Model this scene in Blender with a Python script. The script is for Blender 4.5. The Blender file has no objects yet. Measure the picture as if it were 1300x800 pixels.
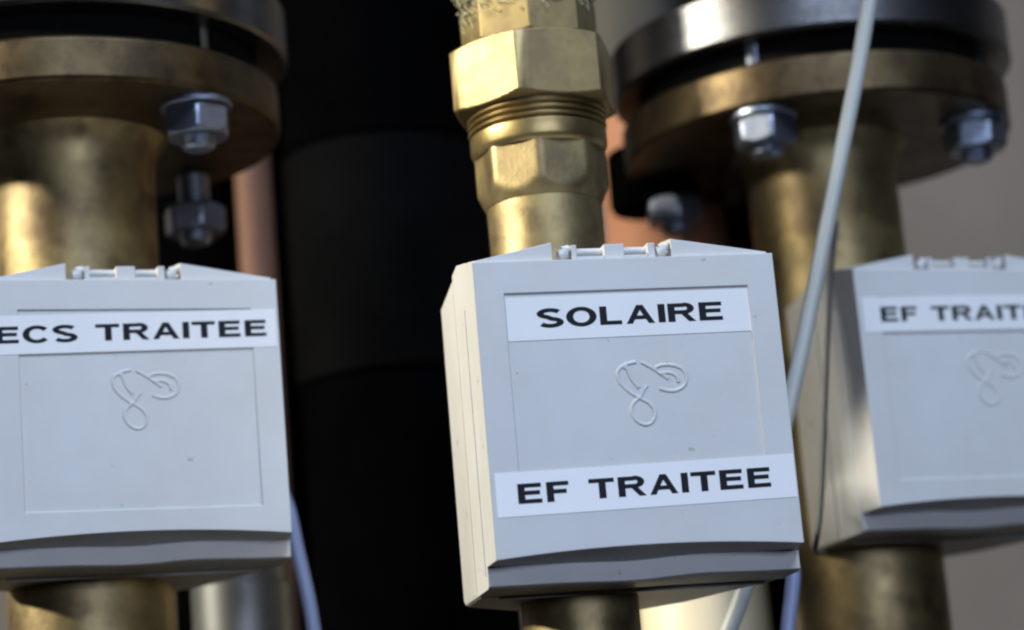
import bpy, bmesh, math, random
from mathutils import Vector, Matrix
random.seed(7)
S = 0.001                      # everything below is written in millimetres
Z0 = 1400.0                    # camera height above the floor
sc = bpy.context.scene
C = sc.collection
PI = math.pi
rad = math.radians

# ------------------------------------------------------------------ camera
cam_d = bpy.data.cameras.new('camera')
cam = bpy.data.objects.new('camera', cam_d); C.objects.link(cam); sc.camera = cam
fw = Vector((0, 0.974745, 0.223320)).normalized()
rt = Vector((0.996364, 0.019026, -0.083046)).normalized()
up = rt.cross(fw).normalized()
M = Matrix((rt, up, -fw)).transposed().to_4x4()
M.translation = Vector((0, 0, Z0 * S))
cam.matrix_world = M
cam_d.sensor_width = 36; cam_d.lens = 36 * 3104.4 / 1300
cam_d.clip_start = 0.02; cam_d.clip_end = 50
cam_d.dof.use_dof = True
cam_d.dof.focus_distance = 0.632
cam_d.dof.aperture_fstop = 7.5
cam_d.dof.aperture_blades = 7

# ------------------------------------------------------------------ world and lamps
w = bpy.data.worlds.new('World'); sc.world = w; w.use_nodes = True
w.node_tree.nodes['Background'].inputs[0].default_value = (0.75, 0.65, 0.55, 1)
w.node_tree.nodes['Background'].inputs[1].default_value = 0.006

def area(name, loc, target, sx, sy, power, col, spread=180):
    l = bpy.data.lights.new(name, 'AREA'); l.shape = 'RECTANGLE'
    l.size = sx * S; l.size_y = sy * S; l.energy = power; l.color = col; l.spread = rad(spread)
    o = bpy.data.objects.new(name, l); C.objects.link(o)
    p = Vector((loc[0], loc[1], loc[2] + Z0)) * S; t = Vector((target[0], target[1], target[2] + Z0)) * S
    o.location = p; o.rotation_euler = (t - p).to_track_quat('-Z', 'Y').to_euler()
    return o
AZ, EL, D = rad(193.5), rad(22), 2000.0
T = (10, 650, 160)
area('warm_lamp', (T[0] + D*math.cos(EL)*math.cos(AZ), T[1] + D*math.cos(EL)*math.sin(AZ), T[2] + D*math.sin(EL)), T, 110, 110, 62, (1.0, 0.93, 0.77))
area('window_light', (370, -360, 1400), (20, 650, 160), 900, 600, 30, (0.62, 0.76, 1.0))
area('low_fill_light', (420, -900, 230), (20, 650, 160), 900, 220, 8.0, (0.64, 0.74, 1.0))  # added fill light, only there to lift the box lips
sl = bpy.data.lights.new('fill_spot', 'SPOT'); sl.energy = 20; sl.color = (1.0, 0.93, 0.76); sl.spot_size = rad(10.5); sl.spot_blend = 0.35; sl.shadow_soft_size = 0.05  # added spot that warms the right box and pipe through the gap
so = bpy.data.objects.new('fill_spot', sl); C.objects.link(so)
st_ = Vector((112, 752, Z0 + 150)) * S
so.location = st_ + Vector((math.cos(rad(20))*math.cos(rad(211)), math.cos(rad(20))*math.sin(rad(211)), math.sin(rad(20)))) * 1.1
so.rotation_euler = (st_ - so.location).to_track_quat('-Z', 'Y').to_euler()

sc.view_settings.view_transform = 'Standard'; sc.view_settings.look = 'None'
sc.view_settings.exposure = 0; sc.view_settings.gamma = 1
sc.render.engine = 'CYCLES'
sc.cycles.filter_width = 2.2

# ------------------------------------------------------------------ materials
def mat(name, col, rough=0.5, metal=0.0, var=0.0, vscale=60, col2=None, bump=0.0, bscale=200, rvar=0.0, bevel=0.0, stretch=(1, 1, 1), spec=0.5, spots=None, coat=0):
    m = bpy.data.materials.new(name); m.use_nodes = True
    nt = m.node_tree; N = nt.nodes; L = nt.links; b = N['Principled BSDF']
    b.inputs['Roughness'].default_value = rough; b.inputs['Metallic'].default_value = metal
    b.inputs['Base Color'].default_value = (*col, 1); b.inputs['Specular IOR Level'].default_value = spec
    b.inputs['Coat Weight'].default_value = coat
    tc = N.new('ShaderNodeTexCoord'); mp = N.new('ShaderNodeMapping'); mp.inputs['Scale'].default_value = stretch
    L.new(tc.outputs['Object'], mp.inputs['Vector'])
    cur = None
    if var or col2:
        n = N.new('ShaderNodeTexNoise'); n.inputs['Scale'].default_value = vscale; n.inputs['Detail'].default_value = 6; n.inputs['Roughness'].default_value = 0.6
        L.new(mp.outputs[0], n.inputs['Vector'])
        r = N.new('ShaderNodeValToRGB'); r.color_ramp.elements[0].position = 0.35; r.color_ramp.elements[1].position = 0.68
        c2 = col2 or tuple(c * (1 - var) for c in col)
        r.color_ramp.elements[0].color = (*c2, 1); r.color_ramp.elements[1].color = (*col, 1)
        L.new(n.outputs[0], r.inputs[0]); cur = r.outputs[0]
    if spots:
        scol, sscale, thr = spots; ssoft = 0.05 if metal < .5 else 0.22
        n = N.new('ShaderNodeTexNoise'); n.inputs['Scale'].default_value = sscale; n.inputs['Detail'].default_value = 3
        L.new(tc.outputs['Object'], n.inputs['Vector'])
        r = N.new('ShaderNodeValToRGB'); r.color_ramp.elements[0].position = thr; r.color_ramp.elements[1].position = thr + ssoft
        L.new(n.outputs[0], r.inputs[0])
        mx = N.new('ShaderNodeMix'); mx.data_type = 'RGBA'
        L.new(r.outputs[0], mx.inputs['Factor'])
        if cur: L.new(cur, mx.inputs['A'])
        else: mx.inputs['A'].default_value = (*col, 1)
        mx.inputs['B'].default_value = (*scol, 1); cur = mx.outputs['Result']
    if cur: L.new(cur, b.inputs['Base Color'])
    if rvar:
        n = N.new('ShaderNodeTexNoise'); n.inputs['Scale'].default_value = vscale * 2.3; n.inputs['Detail'].default_value = 5
        L.new(mp.outputs[0], n.inputs['Vector'])
        mr = N.new('ShaderNodeMapRange'); mr.inputs['To Min'].default_value = rough - rvar; mr.inputs['To Max'].default_value = rough + rvar
        L.new(n.outputs[0], mr.inputs['Value']); L.new(mr.outputs[0], b.inputs['Roughness'])
    nrm = None
    if bevel:
        bv = N.new('ShaderNodeBevel'); bv.samples = 6; bv.inputs['Radius'].default_value = bevel * S; nrm = bv.outputs[0]
    if bump:
        n = N.new('ShaderNodeTexNoise'); n.inputs['Scale'].default_value = bscale; n.inputs['Detail'].default_value = 4
        L.new(mp.outputs[0], n.inputs['Vector'])
        bp = N.new('ShaderNodeBump'); bp.inputs['Strength'].default_value = 1; bp.inputs['Distance'].default_value = bump * S
        L.new(n.outputs[0], bp.inputs['Height'])
        if nrm: L.new(nrm, bp.inputs['Normal'])
        nrm = bp.outputs[0]
    if nrm: L.new(nrm, b.inputs['Normal'])
    return m

PLASTIC = mat('light_grey_plastic', (0.60, 0.605, 0.595), 0.42, col2=(0.565, 0.56, 0.535), vscale=38, bump=0.05, bscale=1700, bevel=0.45, spots=((0.42, 0.38, 0.31), 260, 0.69), rvar=0.06)
STICKER = mat('white_label_tape', (0.80, 0.80, 0.79), 0.3, var=0.03, vscale=80)
INK = mat('black_label_ink', (0.010, 0.011, 0.016), 0.6, spec=0.15)
BRASS = mat('bare_brass', (0.36, 0.285, 0.12), 0.52, 0.85, col2=(0.22, 0.165, 0.085), vscale=75, bump=0.02, bscale=2200, spots=((0.14, 0.105, 0.06), 150, 0.54), rvar=0.08, bevel=0.5)
SHINY = mat('worn_shiny_brass', (0.44, 0.34, 0.15), 0.38, 0.95, col2=(0.30, 0.22, 0.10), vscale=90, bump=0.02, bscale=1500, rvar=0.1, bevel=0.3)
BRASSP = mat('cast_brass', (0.38, 0.30, 0.14), 0.48, 0.88, col2=(0.19, 0.145, 0.08), vscale=60, bump=0.05, bscale=1000, spots=((0.12, 0.085, 0.05), 90, 0.52), rvar=0.12, bevel=0.6)
FLANGE = mat('cast_bronze', (0.135, 0.098, 0.05), 0.44, 0.9, col2=(0.062, 0.043, 0.024), vscale=60, bump=0.07, bscale=1300, spots=((0.04, 0.028, 0.018), 110, 0.54), rvar=0.1, bevel=0.9)
STEEL = mat('turned_steel', (0.21, 0.21, 0.215), 0.32, 1.0, var=0.25, vscale=60, bump=0.1, bscale=300, bevel=0.7, stretch=(1, 1, 6))
ZINC = mat('zinc_plated_steel', (0.31, 0.35, 0.44), 0.42, 1.0, var=0.2, vscale=180, bump=0.1, bscale=500, bevel=0.5)
GASKET = mat('black_gasket_rubber', (0.004, 0.004, 0.004), 0.9, spec=0.1)
FOAM = mat('black_insulation_foam', (0.0016, 0.0016, 0.0018), 0.6, var=0.4, vscale=30, bump=0.2, bscale=600, spec=0.0)
DULLCU = mat('dull_copper', (0.19, 0.088, 0.048), 0.7, 0.2, col2=(0.13, 0.06, 0.035), vscale=40)
FOAM2 = mat('sheen_insulation_foam', (0.0035, 0.0035, 0.0038), 0.8, var=0.7, vscale=14, bump=0.4, bscale=420, spec=0.02)  # middle length of foam: its sheen put into a lighter colour
COPPER = mat('copper', (0.42, 0.19, 0.105), 0.75, 0.1, col2=(0.36, 0.155, 0.08), vscale=30, bump=0.1, bscale=120)
CREAM = mat('cream_lit_copper', (0.86, 0.74, 0.50), 0.5, var=0.08, vscale=20)  # strong light on the lower copper, put into the colour
GREYP = mat('galvanised_pipe', (0.20, 0.205, 0.20), 0.45, 0.9, var=0.3, vscale=40)
CABLE = mat('pale_grey_cable', (0.50, 0.52, 0.48), 0.4, var=0.1, vscale=30)
BLUEC = mat('blue_grey_cable', (0.22, 0.26, 0.40), 0.4, var=0.1, vscale=30)
DARKC = mat('plain_dark', (0.03, 0.03, 0.028), 0.5)
HEMP = mat('hemp_sealing_fibre', (0.34, 0.35, 0.24), 0.9, col2=(0.50, 0.46, 0.30), vscale=300)
OLIVE = mat('dark_olive_shade', (0.05, 0.043, 0.03), 0.7, var=0.3, vscale=30)  # shade on the upper copper, put into the colour
WALLM = mat('painted_wall', (0.175, 0.153, 0.134), 0.9, var=0.3, vscale=3, bump=0.8, bscale=120)

# ------------------------------------------------------------------ mesh helpers
K = 1.0     # how much larger than first drawn a run of pipe is built
def finish(name, bm, m, parent=None, smooth=35, loc=None, label=None):
    bmesh.ops.scale(bm, vec=(S*K, S*K, S*K), verts=bm.verts)
    bmesh.ops.recalc_face_normals(bm, faces=bm.faces)
    for f in bm.faces: f.smooth = smooth > 0
    if smooth > 0:
        for e in bm.edges:
            if len(e.link_faces) == 2 and e.calc_face_angle(0) > rad(smooth): e.smooth = False
    me = bpy.data.meshes.new(name); bm.to_mesh(me); bm.free()
    me.materials.append(m)
    o = bpy.data.objects.new(name, me); C.objects.link(o)
    if parent: o.parent = parent
    if loc: o.location = Vector(loc) * S
    if label: o['label'] = label
    return o
def thing(name, label, cat, loc, rz=0, group=None):
    o = bpy.data.objects.new(name, None); C.objects.link(o); o.empty_display_size = 0.02
    o.location = Vector((loc[0], loc[1], loc[2] + Z0)) * S; o.rotation_euler = (0, 0, rz)
    o['label'] = label; o['category'] = cat
    if group: o['group'] = group
    return o
def tag(o, label, cat, group=None):
    o['label'] = label; o['category'] = cat
    if group: o['group'] = group
    return o
def lathe(bm, prof, n=96, rf=None, cx=0, cy=0, inner=None):
    """prof: (r, z) list bottom to top; rf(theta, r, z) may change the radius; closed with caps."""
    rings = []
    for r, z in prof:
        ring = []
        for i in range(n):
            t = 2 * PI * i / n
            q = rf(t, r, z) if rf else r
            ring.append(bm.verts.new((cx + q * math.cos(t), cy + q * math.sin(t), z)))
        rings.append(ring)
    for a, b in zip(rings, rings[1:]):
        for i in range(n):
            j = (i + 1) % n
            bm.faces.new((a[i], a[j], b[j], b[i]))
    bm.faces.new(rings[0][::-1]); bm.faces.new(rings[-1])
def polyr(t, R, k, rot):
    a = (t - rot) % (2 * PI / k) - PI / k
    return R * math.cos(PI / k) / math.cos(a)
def prism_nut(bm, R, k, z0, z1, rot, ch=1.6, cx=0, cy=0, n=None):
    """hexagonal (k-sided) nut with turned chamfers top and bottom, R = across corners / 2"""
    n = n or k * 16
    h = z1 - z0
    zs = [z0, z0 + ch * .25, z0 + ch * .5, z0 + ch * .75, z0 + ch, z1 - ch, z1 - ch * .75, z1 - ch * .5, z1 - ch * .25, z1]
    ap = R * math.cos(PI / k)
    def rf(t, r, z):
        d = min(z - z0, z1 - z)
        cone = ap * 0.985 + (R - ap * 0.985) * min(1, d / ch)
        return min(polyr(t, R, k, rot), cone + (0 if d < ch else 9))
    lathe(bm, [(R, z) for z in zs], n, rf, cx, cy)
def box(bm, x0, x1, y0, y1, z0, z1):
    v = [bm.verts.new(p) for p in ((x0,y0,z0),(x1,y0,z0),(x1,y1,z0),(x0,y1,z0),(x0,y0,z1),(x1,y0,z1),(x1,y1,z1),(x0,y1,z1))]
    for f in ((0,3,2,1),(4,5,6,7),(0,1,5,4),(1,2,6,5),(2,3,7,6),(3,0,4,7)): bm.faces.new([v[i] for i in f])
    return v
def tube(bm, pts, r, n=12, rr=None, flat=None):
    pts = [Vector(p) for p in pts]; rings = []
    prev = None
    for i, p in enumerate(pts):
        d = (pts[min(i + 1, len(pts) - 1)] - pts[max(i - 1, 0)]).normalized()
        if prev is None:
            a = d.orthogonal().normalized()
        else:
            a = (prev - d * prev.dot(d)).normalized()
        prev = a; b = d.cross(a); q = rr[i] if rr else r
        ring = []
        for k in range(n):
            o = (a * math.cos(2*PI*k/n) + b * math.sin(2*PI*k/n)) * q
            if flat: o.y *= flat
            ring.append(bm.verts.new(p + o))
        rings.append(ring)
    for a, b in zip(rings, rings[1:]):
        for i in range(n): bm.faces.new((a[i], a[(i+1)%n], b[(i+1)%n], b[i]))
    bm.faces.new(rings[0][::-1]); bm.faces.new(rings[-1])
def spline(pts, n=8):
    pts = [Vector(p) for p in pts]; P = [pts[0]] + pts + [pts[-1]]; out = []
    for i in range(1, len(P) - 2):
        for k in range(n):
            t = k / n
            a, b, c, d = P[i-1], P[i], P[i+1], P[i+2]
            out.append(0.5 * ((2*b) + (c - a)*t + (2*a - 5*b + 4*c - d)*t*t + (-a + 3*b - 3*c + d)*t**3))
    out.append(pts[-1]); return out

# ------------------------------------------------------------------ lettering (own stroke alphabet, wide bold capitals, cell height 1)
def arc(cx, cy, rx, ry, a0, a1, n=18):
    return [(cx + rx*math.cos(rad(a0 + (a1-a0)*i/n)), cy + ry*math.sin(rad(a0 + (a1-a0)*i/n))) for i in range(n+1)]
TW, TH = 0.38, 0.215           # stroke thickness across and along the wide letters
GL = {
 'E': (1.30, [('b', 0, 0, TW, 1), ('b', 0, 0, 1.25, TH), ('b', 0, .42, 1.16, .42+TH), ('b', 0, 1-TH, 1.23, 1)]),
 'F': (1.20, [('b', 0, 0, TW, 1), ('b', 0, .40, 1.05, .40+TH), ('b', 0, 1-TH, 1.17, 1)]),
 'L': (1.18, [('b', 0, 0, TW, 1), ('b', 0, 0, 1.15, TH)]),
 'I': (0.32, [('b', 0, 0, TW, 1)]),
 'T': (1.34, [('b', .52, 0, .52+TW, 1), ('b', 0, 1-TH, 1.34, 1)]),
 'A': (1.50, [('q', (0, 0), (.33, 0), (.91, 1), (.58, 1)), ('q', (1.17, 0), (1.50, 0), (.92, 1), (.59, 1)), ('b', .40, .22, 1.10, .22+TH)]),
 'O': (1.52, [('s', arc(.76, .5, .61, .425, 0, 360, 40), 1)]),
 'C': (1.42, [('s', arc(.75, .5, .60, .425, 38, 322, 34), 0)]),
 'S': (1.34, [('s', arc(.67, .735, .50, .185, 25, 180, 16) + arc(.67, .735, .50, .185, 180, 250, 8)[1:] + arc(.67, .265, .51, .185, 80, -20, 12) + arc(.67, .265, .51, .185, -20, -155, 14)[1:], 0)]),
 'R': (1.46, [('b', 0, 0, TW, 1), ('s', [(TW*.5, 1-TH/2), (.85, 1-TH/2)] + arc(.88, .715, .34, .2025, 90, -90, 16) + [(.85, .5125), (TW*.5, .5125)], 0), ('q', (1.10, 0), (1.48, 0), (.98, .50), (.62, .50))]),
 ' ': (0.62, []),
}
def lettering(text, x0, z0, width, cap, slope=0.0):
    """thin raised print standing on the plane y = 0, facing -y"""
    bm = bmesh.new(); gap = 0.20
    tot = sum(GL[c][0] + gap for c in text) - gap
    kx = width / tot; x = 0; lvl = 0
    for c in text:
        for part in GL[c][1]:
            lvl = (lvl + 1) % 7; y = -0.02 - 0.004 * lvl
            def V(p): 
                X = x0 + (x + p[0]) * kx
                return bm.verts.new((X, y, z0 + p[1] * cap + slope * (X - x0)))
            if part[0] == 'b':
                _, a, b, c2, d = part
                bm.faces.new([V((a, b)), V((c2, b)), V((c2, d)), V((a, d))])
            elif part[0] == 'q':
                bm.faces.new([V(p) for p in part[1:]])
            else:
                P = part[1]; closed = part[2]; L_ = []; R_ = []
                n = len(P)
                for i, p in enumerate(P):
                    if closed: a, b = P[(i-1) % (n-1)], P[(i+1) % (n-1)]
                    else: a, b = P[max(i-1, 0)], P[min(i+1, n-1)]
                    dx, dy = b[0]-a[0], b[1]-a[1]
                    l = math.hypot(dx, dy) or 1
                    nx, ny = -dy/l, dx/l
                    L_.append(V((p[0]+nx*TW/2, p[1]+ny*TH/2))); R_.append(V((p[0]-nx*TW/2, p[1]-ny*TH/2)))
                for i in range(n-1): bm.faces.new([L_[i], L_[i+1], R_[i+1], R_[i]])
        x += GL[c][0] + gap
    # all faces look towards -y
    bmesh.ops.scale(bm, vec=(S, S, S), verts=bm.verts)
    for f in bm.faces:
        f.normal_update()
        if f.normal.y > 0: f.normal_flip()
    me = bpy.data.meshes.new('lettering'); bm.to_mesh(me); bm.free(); me.materials.append(INK)
    o = bpy.data.objects.new('lettering', me); C.objects.link(o); return o

# ------------------------------------------------------------------ the setting
bm = bmesh.new(); box(bm, -2600, 2600, 1500, 1600, -1400, 1600)
o = finish('wall', bm, WALLM, smooth=0, loc=(0, 0, Z0)); o['kind'] = 'structure'

# ------------------------------------------------------------------ plastic clip-on boxes
W2, DEP, STEP, LIP = 40.0, 49.5, 12.0, 5.0
def frange(a, b, n): return [a + (b-a)*i/n for i in range(n+1)]
LOGO = [  # raised outline strokes, mm about the emblem's centre
 [(-3.5, 8.3), (-6.5, 7.6), (-8.6, 5.6), (-8.4, 2.6), (-6.6, -.2), (-4.2, -2.4), (-1.2, -4.6), (.2, -7.4), (-.6, -10.2), (-2.6, -11.2), (-4.8, -9.9), (-5.9, -7.2), (-5.4, -4.6), (-3.4, -2.6), (-2.3, -.6), (-1.2, .8)],
 [(-6.9, 6.4), (-6.2, 6.9), (-5.6, 4.6), (-4.9, 2.6), (-3.4, .2)],
 [(-2.2, 8.2), (.6, 6.2), (2.4, 4.6), (4.6, 2.6)],
 [(1.2, 6.2), (3.2, 7.0), (6.2, 6.8), (8.6, 5.4), (9.4, 3.0), (8.6, .4), (6.4, -1.0), (4.0, -1.0), (2.0, -.2)],
 [(2.2, 4.4), (4.8, 4.6), (6.8, 3.4), (7.2, 1.4)],
]
def make_box(label, loc, yaw, H, stickers, emblem):
    t = thing('clip_on_pipe_box', label, 'plastic box', loc, yaw, 'light grey clip-on boxes round the pipes')
    INS, PT = 7.6, 8.4; PB = PT + 55.8
    # --- front cover: profile swept along x
    xs = sorted(set([-W2, -W2+.6] + frange(-W2+1.5, -W2+INS-.3, 3) + [-W2+INS, -W2+INS+.18] + frange(-W2+INS+1.5, W2-INS-1.5, 26) + [W2-INS-.18, W2-INS] + frange(W2-INS+.3, W2-1.5, 3) + [W2-.6, W2]))
    def wave(x): return -0.8*math.exp(-((x+3)/11)**2) + 0.7*math.exp(-((x-17)/11)**2)
    zrows = [0, -1.2, -4, -PT, -PT-.18, -PT-1.5] + frange(-PT-8, -PB+1.5, 6) + [-PB+.18, -PB, -PB-2]
    bm = bmesh.new(); rings = []
    for x in xs:
        inx = abs(x) <= W2-INS-.1
        zb = -H + 1.9*(1-(x/W2)**2)
        prof = []
        for z in zrows:
            rec = 0.45 if (inx and -PB+.1 < z < -PT-.1) else 0
            prof.append((rec, z))
        prof += [(0, zb+1.0), (0, zb)]
        lt = -H + wave(x)*0.6
        prof += [(STEP, max(lt, -H-1)+0.0), (STEP, lt-LIP), (STEP+1.2, lt-LIP-.5), (28, -H-LIP-.6)]
        prof += [(28, 3.6), (21, 4.6), (10, 2.4)]
        rings.append([bm.verts.new((x + (2.3*min(1, y/STEP)*max(0, (x-30)/10)), y, z)) for y, z in prof])
    n = len(rings[0])
    for a, b in zip(rings, rings[1:]):
        for i in range(n): bm.faces.new((a[i], b[i], b[(i+1)%n], a[(i+1)%n]))
    for r_ in (rings[0], rings[-1]): bm.faces.new(r_)
    cover = finish('front_cover', bm, PLASTIC, t, smooth=30)
    # --- emblem
    bm = bmesh.new()
    for st in LOGO:
        tube(bm, spline([(emblem[0]+p[0], 0.56, emblem[1]+1+p[1]*.84) for p in st], 6), 0.58, 10, flat=.62)
    finish('emblem', bm, PLASTIC, cover, smooth=60)
    # --- back shell and the narrower body seen in the seam
    bm = bmesh.new()
    def slab(bm, x0, x1, prof):
        a = [bm.verts.new((x0, y, z)) for y, z in prof]; b = [bm.verts.new((x1, y, z)) for y, z in prof]
        k = len(prof)
        for i in range(k): bm.faces.new((a[i], b[i], b[(i+1)%k], a[(i+1)%k]))
        bm.faces.new(a[::-1]); bm.faces.new(b)
    plan = [(-W2+.2, 29.4), (W2+2.0, 29.4), (39.2, 37), (34, 46), (24, 56), (12, 62), (-12, 61), (-28, 57), (-35.5, 53.5), (-W2+1.2, 50.5), (-W2+.2, 48.5)]
    gx, gy = 0, 42
    def ringv(k, zf, low=0): return [bm.verts.new((gx+(x-gx)*k, gy+(y-gy)*k if y > 29.5 else y, zf(y) - low*(2.4*max(0, 1-((x-2)/34)**2) if y > 35 else 0))) for x, y in plan]
    zt = lambda y: 3.4 - (y-28.8)*.165
    zb_ = -H-LIP-.7
    R_ = [ringv(.97, lambda y: zb_, 1), ringv(.99, lambda y: zb_+.5, 1), ringv(1, lambda y: zb_+1.6, 1), ringv(1, lambda y: zt(y)-.8), ringv(.98, zt)]
    for a, b in zip(R_, R_[1:]):
        for q in range(len(plan)): bm.faces.new((a[q], a[(q+1) % len(plan)], b[(q+1) % len(plan)], b[q]))
    bm.faces.new(R_[0][::-1]); bm.faces.new(R_[-1])
    box(bm, -W2+6, W2-2, 29.9, 30.7, zb_-.8, zb_+.1)
    finish('back_shell', bm, PLASTIC, t, smooth=30)
    bm = bmesh.new(); slab(bm, -W2+1.8, W2-1.3, [(20, 1), (40, 0), (40, -H-LIP+1.2), (20, -H-LIP+1.2)])
    finish('inner_frame', bm, GASKET, t, smooth=30)
    # raised rib on each side that leaves the long dark slot in the seam
    for s in (-1, 1):
        bm = bmesh.new()
        x0, x1 = sorted((s*(W2-.1), s*(W2+.25)))
        slab(bm, x0, x1, [(14.0, -9), (22.0, -12), (22.0, -H-LIP+6), (14.0, -H-LIP+3)])
        finish('side_rib', bm, PLASTIC, t, smooth=30)
    # --- ramps and hinge on the top edge
    def ramp(sgn):
        bm = bmesh.new()
        outer, inner = sgn*38.8, sgn*(18.6 if sgn < 0 else 13.2)
        tall = 5.0
        P = [(outer, 1.2, -.1), (outer, 1.2, .7), (inner, 1.2, tall), (inner, 1.2, -.1)]
        Q = [(outer, 11, 2), (outer, 11, 2.9), (inner, 11, tall+1.6), (inner, 11, 2)]
        a = [bm.verts.new(p) for p in P]; b = [bm.verts.new(p) for p in Q]
        for i in range(4): bm.faces.new((a[i], a[(i+1)%4], b[(i+1)%4], b[i]))
        bm.faces.new(a[::-1]); bm.faces.new(b)
        finish('top_ramp', bm, PLASTIC, t, smooth=30)
    ramp(-1); ramp(1)
    for kx in (-15.6, 10.6):
        bm = bmesh.new()
        tube(bm, [(kx-1.4, 3.0, 1.6), (kx-.9, 3.0, 1.6), (kx+.9, 3.0, 2.4), (kx+1.4, 3.0, 2.5)], 1.5, 14, rr=[.9, 1.6, 1.7, 1.3])
        tube(bm, [(kx+.1, 3.2, 3.1), (kx+2.1, 3.2, 3.5)], 1.2, 14)
        finish('hinge_knuckle', bm, PLASTIC, t, smooth=40)
    for a, b in ((-13.4, -12.0), (-4.6, .6), (7.0, 8.9)):
        bm = bmesh.new(); box(bm, a, b, 1.6, 9, -.2, 4.2); finish('hinge_lug', bm, PLASTIC, t, smooth=30)
    bm = bmesh.new(); tube(bm, [(-13.0, 4.6, 2.9), (8.0, 4.6, 2.9)], 1.05, 14); finish('hinge_pin', bm, PLASTIC, t, smooth=40)
    bm = bmesh.new(); box(bm, -12.4, 7.4, 2.2, 9, -.2, 1.3); finish('hinge_seat', bm, PLASTIC, t, smooth=30)
    # --- stickers with their print
    for (x0, zl, x1, zr, hh, y, text, tx0, tx1, cap) in stickers:
        bm = bmesh.new()
        c = [(x0, zl-hh), (x1, zr-hh), (x1, zr), (x0, zl)]
        a = [bm.verts.new((p[0], y, p[1])) for p in c]; b = [bm.verts.new((p[0], y+.10, p[1])) for p in c]
        for i in range(4): bm.faces.new((a[i], a[(i+1)%4], b[(i+1)%4], b[i]))
        bm.faces.new(a[::-1]); bm.faces.new(b)
        st = finish('label_sticker', bm, STICKER, t, smooth=0)
        sl = (zr-zl)/(x1-x0)
        le = lettering(text, tx0, zl - hh*.5 - cap*.5 + sl*(tx0-x0), tx1-tx0, cap, sl)
        le.parent = st; le.location = (0, y*S, 0)
    return t

make_box('light grey plastic box with two stickers, SOLAIRE and EF TRAITEE, below the hexagonal union', (30.04, 612.4, 152.9), 0.2155, 76.4,
  [(-32.2, -9.6, 32.6, -9.2, 11.3, .30, 'SOLAIRE', -24.2, 25.2, 4.9),
   (-38.6, -54.6, 39.6, -53.3, 11.2, -.12, 'EF TRAITEE', -33.2, 33.2, 5.1)], (4.2, -35.5))
make_box('light grey plastic box with the single sticker ECS TRAITEE, left of the black insulated pipe', (-103.24, 655.05, 169.23), 0.339, 72.0,
  [(-39.3, -10.2, 39.2, -8.6, 10.8, -.12, 'ECS TRAITEE', -38.4, 36.6, 4.7)], (1.5, -33.5))
make_box('light grey plastic box with the single sticker EF TRAITEE, nearest the bare grey brown wall', (140.58, 726.96, 168.5), 0.3442, 72.0,
  [(-38.2, -8.6, 39.2, -7.8, 10.8, -.12, 'EF TRAITEE', -32.5, 29.5, 4.6)], (4.0, -33.5))

# ------------------------------------------------------------------ centre pipe with union
K = 1.030
PC = (11.2*K, 637.0*K, 0)
t = thing('brass_pipe_union', 'narrow brass pipe with a large hexagonal union nut and hemp fibres at the joint', 'pipe', PC)
bm = bmesh.new(); lathe(bm, [(15.3, -120), (15.3, 150), (15.6, 176), (15.6, 194)]); finish('pipe', bm, BRASSP, t)
bm = bmesh.new()
def oct_rf(tt, r, z):
    lim = 15.75 + 2.0*min(1, max(0, (z-174.6)/4.5))
    return min(polyr(tt, 18.0, 8, rad(255-22.5-8)), lim)
lathe(bm, [(16, z) for z in (174.6, 175.6, 176.6, 177.8, 179.2, 181.4, 184, 187, 190.4)], 160, oct_rf); finish('spanner_flats', bm, BRASSP, t)
bm = bmesh.new(); pr = [(17.4, 189.0), (18.2, 189.8), (18.6, 190.8), (18.6, 194.6)]
z = 194.6
for k in range(3):
    pr += [(17.3, z+.2), (17.2, z+.7), (18.7, z+1.0), (18.9, z+1.6)]; z += 1.8
pr += [(18.0, z+.2), (18.0, 202.5)]
lathe(bm, pr, 96); finish('threaded_collar', bm, SHINY, t)
bm = bmesh.new(); prism_nut(bm, 23.6, 6, 200.6, 219.0, rad(200), 1.1); finish('union_nut', bm, BRASS, t)
bm = bmesh.new(); prism_nut(bm, 18.6, 8, 219.3, 231.5, rad(225), .8); finish('upper_flats', bm, BRASS, t)
bm = bmesh.new(); pr = [(16.9, 231.3)]
z = 231.5
for k in range(11): pr += [(17.0, z+.4), (17.9, z+.9), (16.8, z+1.6)]; z += 1.8
pr += [(16.5, z), (16.5, 330)]
lathe(bm, pr, 72); finish('upper_thread', bm, BRASSP, t)
bm = bmesh.new()
for k in range(1900):
    a = rad(random.uniform(110, 380)); z = random.gauss(238.0, 3.6); r = 17.6 + random.uniform(0, 2.6) * math.exp(-((z-237)/6)**2)
    if math.sin(3*a) + random.gauss(0, .5) > 1.1: continue
    z += 1.6*math.sin(2.3*a)
    L_ = random.uniform(.06, .30); dz = random.gauss(0, 1.3); wob = random.uniform(-.3, .9)
    pts = [((r + wob*math.sin(PI*q/3))*math.cos(a+L_*q/3), (r + wob*math.sin(PI*q/3))*math.sin(a+L_*q/3), z+dz*q/3) for q in range(4)]
    tube(bm, pts, random.uniform(.09, .22), 4)
for k in range(26):
    a = rad(random.uniform(165, 330)); z = random.uniform(226, 234); r = 18.2
    pts = [((r+.5*math.sin(q))*math.cos(a+.03*q), (r+.5*math.sin(q))*math.sin(a+.03*q), z - q*1.0*random.random()) for q in range(5)]
    tube(bm, pts, .12, 4)
o = finish('hemp_fibres', bm, HEMP, t); o['kind'] = 'stuff'

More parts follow.
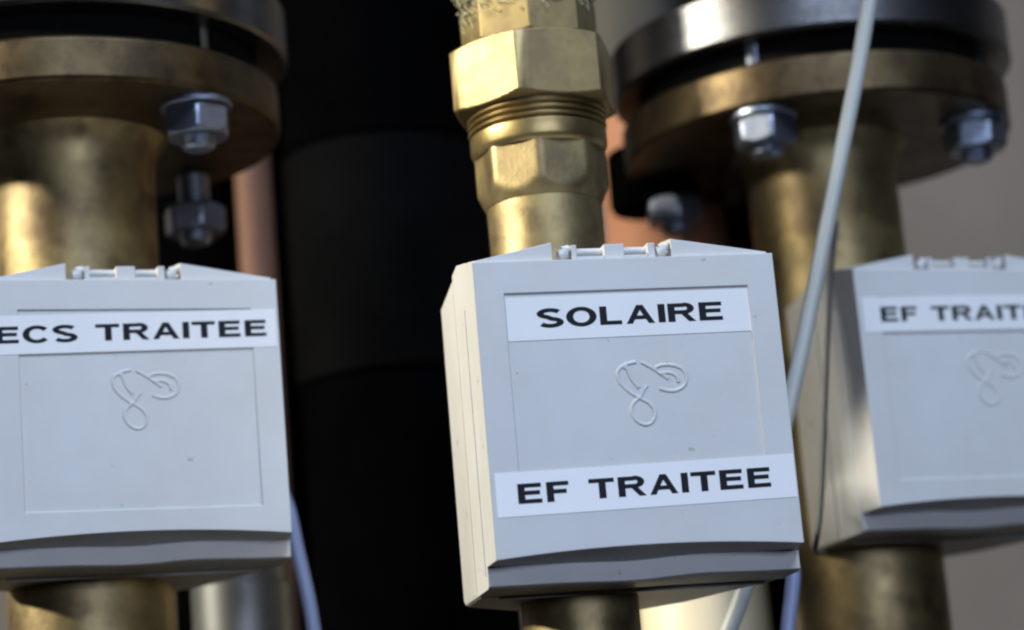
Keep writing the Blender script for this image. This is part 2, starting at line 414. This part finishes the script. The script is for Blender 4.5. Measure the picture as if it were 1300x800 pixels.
# ------------------------------------------------------------------ flanged pipes
def bolt(parent, x, y, zf, rot, drop=0.0):
    """zinc bolt through the flange; zf = underside of the brass flange"""
    bm = bmesh.new(); pr = [(3.6, zf-13.5-drop), (4.7, zf-12.6-drop)]
    z = zf-12.4-drop
    while z < zf-.6:
        pr += [(4.9, z+.3), (4.4, z+.8)]; z += 1.1
    pr += [(4.8, zf), (4.8, zf+45)]
    lathe(bm, pr, 28, cx=x, cy=y); b = finish('bolt', bm, ZINC, parent)
    bm = bmesh.new(); prism_nut(bm, 9.7, 6, zf-10-drop, zf-1.9-drop, rot, 1.3, x, y); finish('nut', bm, ZINC, b)
    if not drop:
        bm = bmesh.new(); lathe(bm, [(9.6, zf-1.8), (10, zf-1.5), (10, zf-.1)], 40, cx=x, cy=y); finish('washer', bm, ZINC, b)
def flanged(label, loc, zf, rb, rs, th, gap, rot, drops):
    t = thing('flanged_pipe', label, 'pipe', loc, 0, 'brass pipes with bolted flanges')
    bm = bmesh.new()
    lathe(bm, [(23.3, -140), (23.3, zf-12), (23.9, zf-6), (25.4, zf-2.2), (28, zf+.5)], 96); finish('pipe', bm, BRASSP, t)
    bm = bmesh.new()
    rnd = [random.uniform(-.25, .25) for _ in range(12)]
    def rf(tt, r, z): return r + (rnd[0]*math.sin(3*tt+rnd[1]*9) + rnd[2]*math.sin(5*tt) + rnd[3]*math.sin(9*tt))*(r > 40)
    lathe(bm, [(24, zf), (rb-1.0, zf), (rb, zf+1.0), (rb+.1, zf+th-1), (rb-1, zf+th), (24, zf+th)], 144, rf); finish('brass_flange', bm, FLANGE, t)
    bm = bmesh.new(); lathe(bm, [(rb-7, zf+th+.05), (rb-6, zf+th+.1), (rb-6, zf+th+gap-.1), (rb-7, zf+th+gap-.05)], 96); finish('gasket', bm, GASKET, t)
    bm = bmesh.new(); zs = zf+th+gap
    lathe(bm, [(30, zs), (rs-1.2, zs), (rs, zs+1.0), (rs, zs+15), (rs-1.2, zs+16), (40, zs+16), (34, zs+30), (30, zs+42), (30, zs+140)], 144); finish('steel_flange', bm, STEEL, t)
    for k in range(4):
        a = rot + k*PI/2
        bolt(t, 50*math.cos(a), 50*math.sin(a), zf, rad((38, 50, 5, 33)[k]), drops[k])
    return t
K = 1.056
fr = flanged('wide brass pipe under a round bolted flange, with a pale cable crossing it', (100.5*K, 741.5*K, 0), 213.8, 60.5, 62.8, 13, 7.2, rad(-115), (0, 0, 0, 4))
K = 1.047
fl = flanged('wide brass pipe under a round bolted flange, left of the black insulated pipe', (-122.9*K, 677.0*K, 0), 216.0, 60.6, 63.8, 12.5, 8.5, rad(-36), (0, 8, 0, 0))

# ------------------------------------------------------------------ pipes behind
K = 1.0
t = thing('black_insulated_pipe', 'thick pipe in matt black foam insulation behind the middle and left boxes', 'pipe', (-43.5, 874, 0))
for (za, zb, r) in ((-200, 176, 38.2), (176.6, 262.5, 39.2), (263, 420, 38.6)):
    bm = bmesh.new(); lathe(bm, [(r-1.2, za), (r, za+1.2), (r, zb-1.2), (r-1.2, zb)], 72, lambda tt, rr_, z: rr_ + .25*math.sin(2*tt+z*.02) + .15*math.sin(7*tt)); finish('insulation_sleeve', bm, FOAM2 if zb == 262.5 else FOAM, t)
bm = bmesh.new(); lathe(bm, [(21, -260), (21, 470)], 40); tag(finish('black_cylinder', bm, FOAM, None, loc=(102.8, 881, Z0)), 'black upright cylinder glimpsed between the copper pipe and the right brass pipe', 'pipe')  # plain black cylinder filling the gap
K = 0.987
t = thing('copper_pipe', 'wide orange copper pipe behind the SOLAIRE box, coloured cream for the light on its lower part and dark for the shade above', 'pipe', (58.5*K, 862*K, 0))
bm = bmesh.new(); lathe(bm, [(21.8, 150), (21.8, 470)], 72); finish('pipe', bm, COPPER, t)
bm = bmesh.new(); lathe(bm, [(21.8, -260), (22.6, -259), (22.6, 149), (21.9, 150.5)], 72); finish('lit_section', bm, CREAM, t)  # added shell that carries the light on the bare copper
bm = bmesh.new(); lathe(bm, [(21.9, 283), (28, 284), (28, 469), (22, 470)], 72); finish('shade_collar', bm, OLIVE, t)  # added ring standing for the shade on the copper
K = 1.0
bm = bmesh.new(); lathe(bm, [(30.5, -260), (30.5, 470)], 48); tag(finish('black_cylinder', bm, FOAM, None, loc=(-112, 932, Z0)), 'black upright cylinder behind the left flange and thin copper pipe', 'pipe')  # plain black cylinder as a dark backing
bm = bmesh.new(); lathe(bm, [(6.6, -260), (6.6, 470)], 40); tag(finish('thin_copper_pipe', bm, DULLCU, None, loc=(-90.3, 860, Z0)), 'thin copper pipe seen behind the top right corner of the left box', 'pipe')
bm = bmesh.new()
lathe(bm, [(11, 213.5), (14.6, 214.3), (15.6, 216.2), (15.6, 224), (15.6, 234), (14.5, 235)], 64)
tag(finish('black_rubber_disc', bm, FOAM, None, loc=(52.5, 814, Z0+5)), 'black round rubber disc under the far left edge of the right flange', 'disc')
t = thing('grey_metal_pipe', 'dull grey metal pipe showing below the left box', 'pipe', (-92.5, 770, 0))
bm = bmesh.new(); lathe(bm, [(14.6, -260), (14.6, 110), (13, 112)], 48); finish('pipe', bm, GREYP, t)
bm = bmesh.new(); lathe(bm, [(15.8, -260), (16, 70), (15.8, 96), (14.8, 97)], 48); finish('socket', bm, GREYP, t)

# ------------------------------------------------------------------ cables
def cable(pts, r, m, label, name='cable'):
    bm = bmesh.new(); tube(bm, spline(pts, 10), r, 16)
    o = finish(name, bm, m, None, loc=(0, 0, Z0)); return tag(o, label, 'cable')
cable([(122, 668, 275), (111.8, 672, 241.1), (105.2, 674, 217.3), (96.7, 676, 189.4), (87.0, 680, 157.4), (77.7, 682, 128.3), (67, 684, 98), (57.8, 685, 71.9), (46, 686, 50), (30, 690, 20)], 2.3, CABLE, 'pale grey cable running across the right flange and down behind the SOLAIRE box')
cable([(99.5, 712, 183), (95.6, 704, 168), (92.2, 698, 151.8), (89.2, 697, 133), (86.6, 698, 114.8), (83.6, 698, 96), (81.6, 699, 87), (81.5, 706, 84), (86, 722, 86)], .75, DARKC, 'thin dark line dropping along the left side of the right box', 'dark_line')  # thin dark tube along the box side
cable([(66, 700, 96), (71, 692, 87), (72.8, 690, 78), (71.6, 690, 70), (69.5, 690, 60.9), (64, 690, 30)], 2.1, BLUEC, 'blue grey cable hanging just below the right corner of the SOLAIRE box')
cable([(-78, 735, 128), (-71.8, 722, 114), (-69.2, 720, 99), (-67.0, 720, 85), (-66, 720, 75.4), (-63, 720, 40)], 2.1, BLUEC, 'blue grey cable beside the lower right corner of the left box')
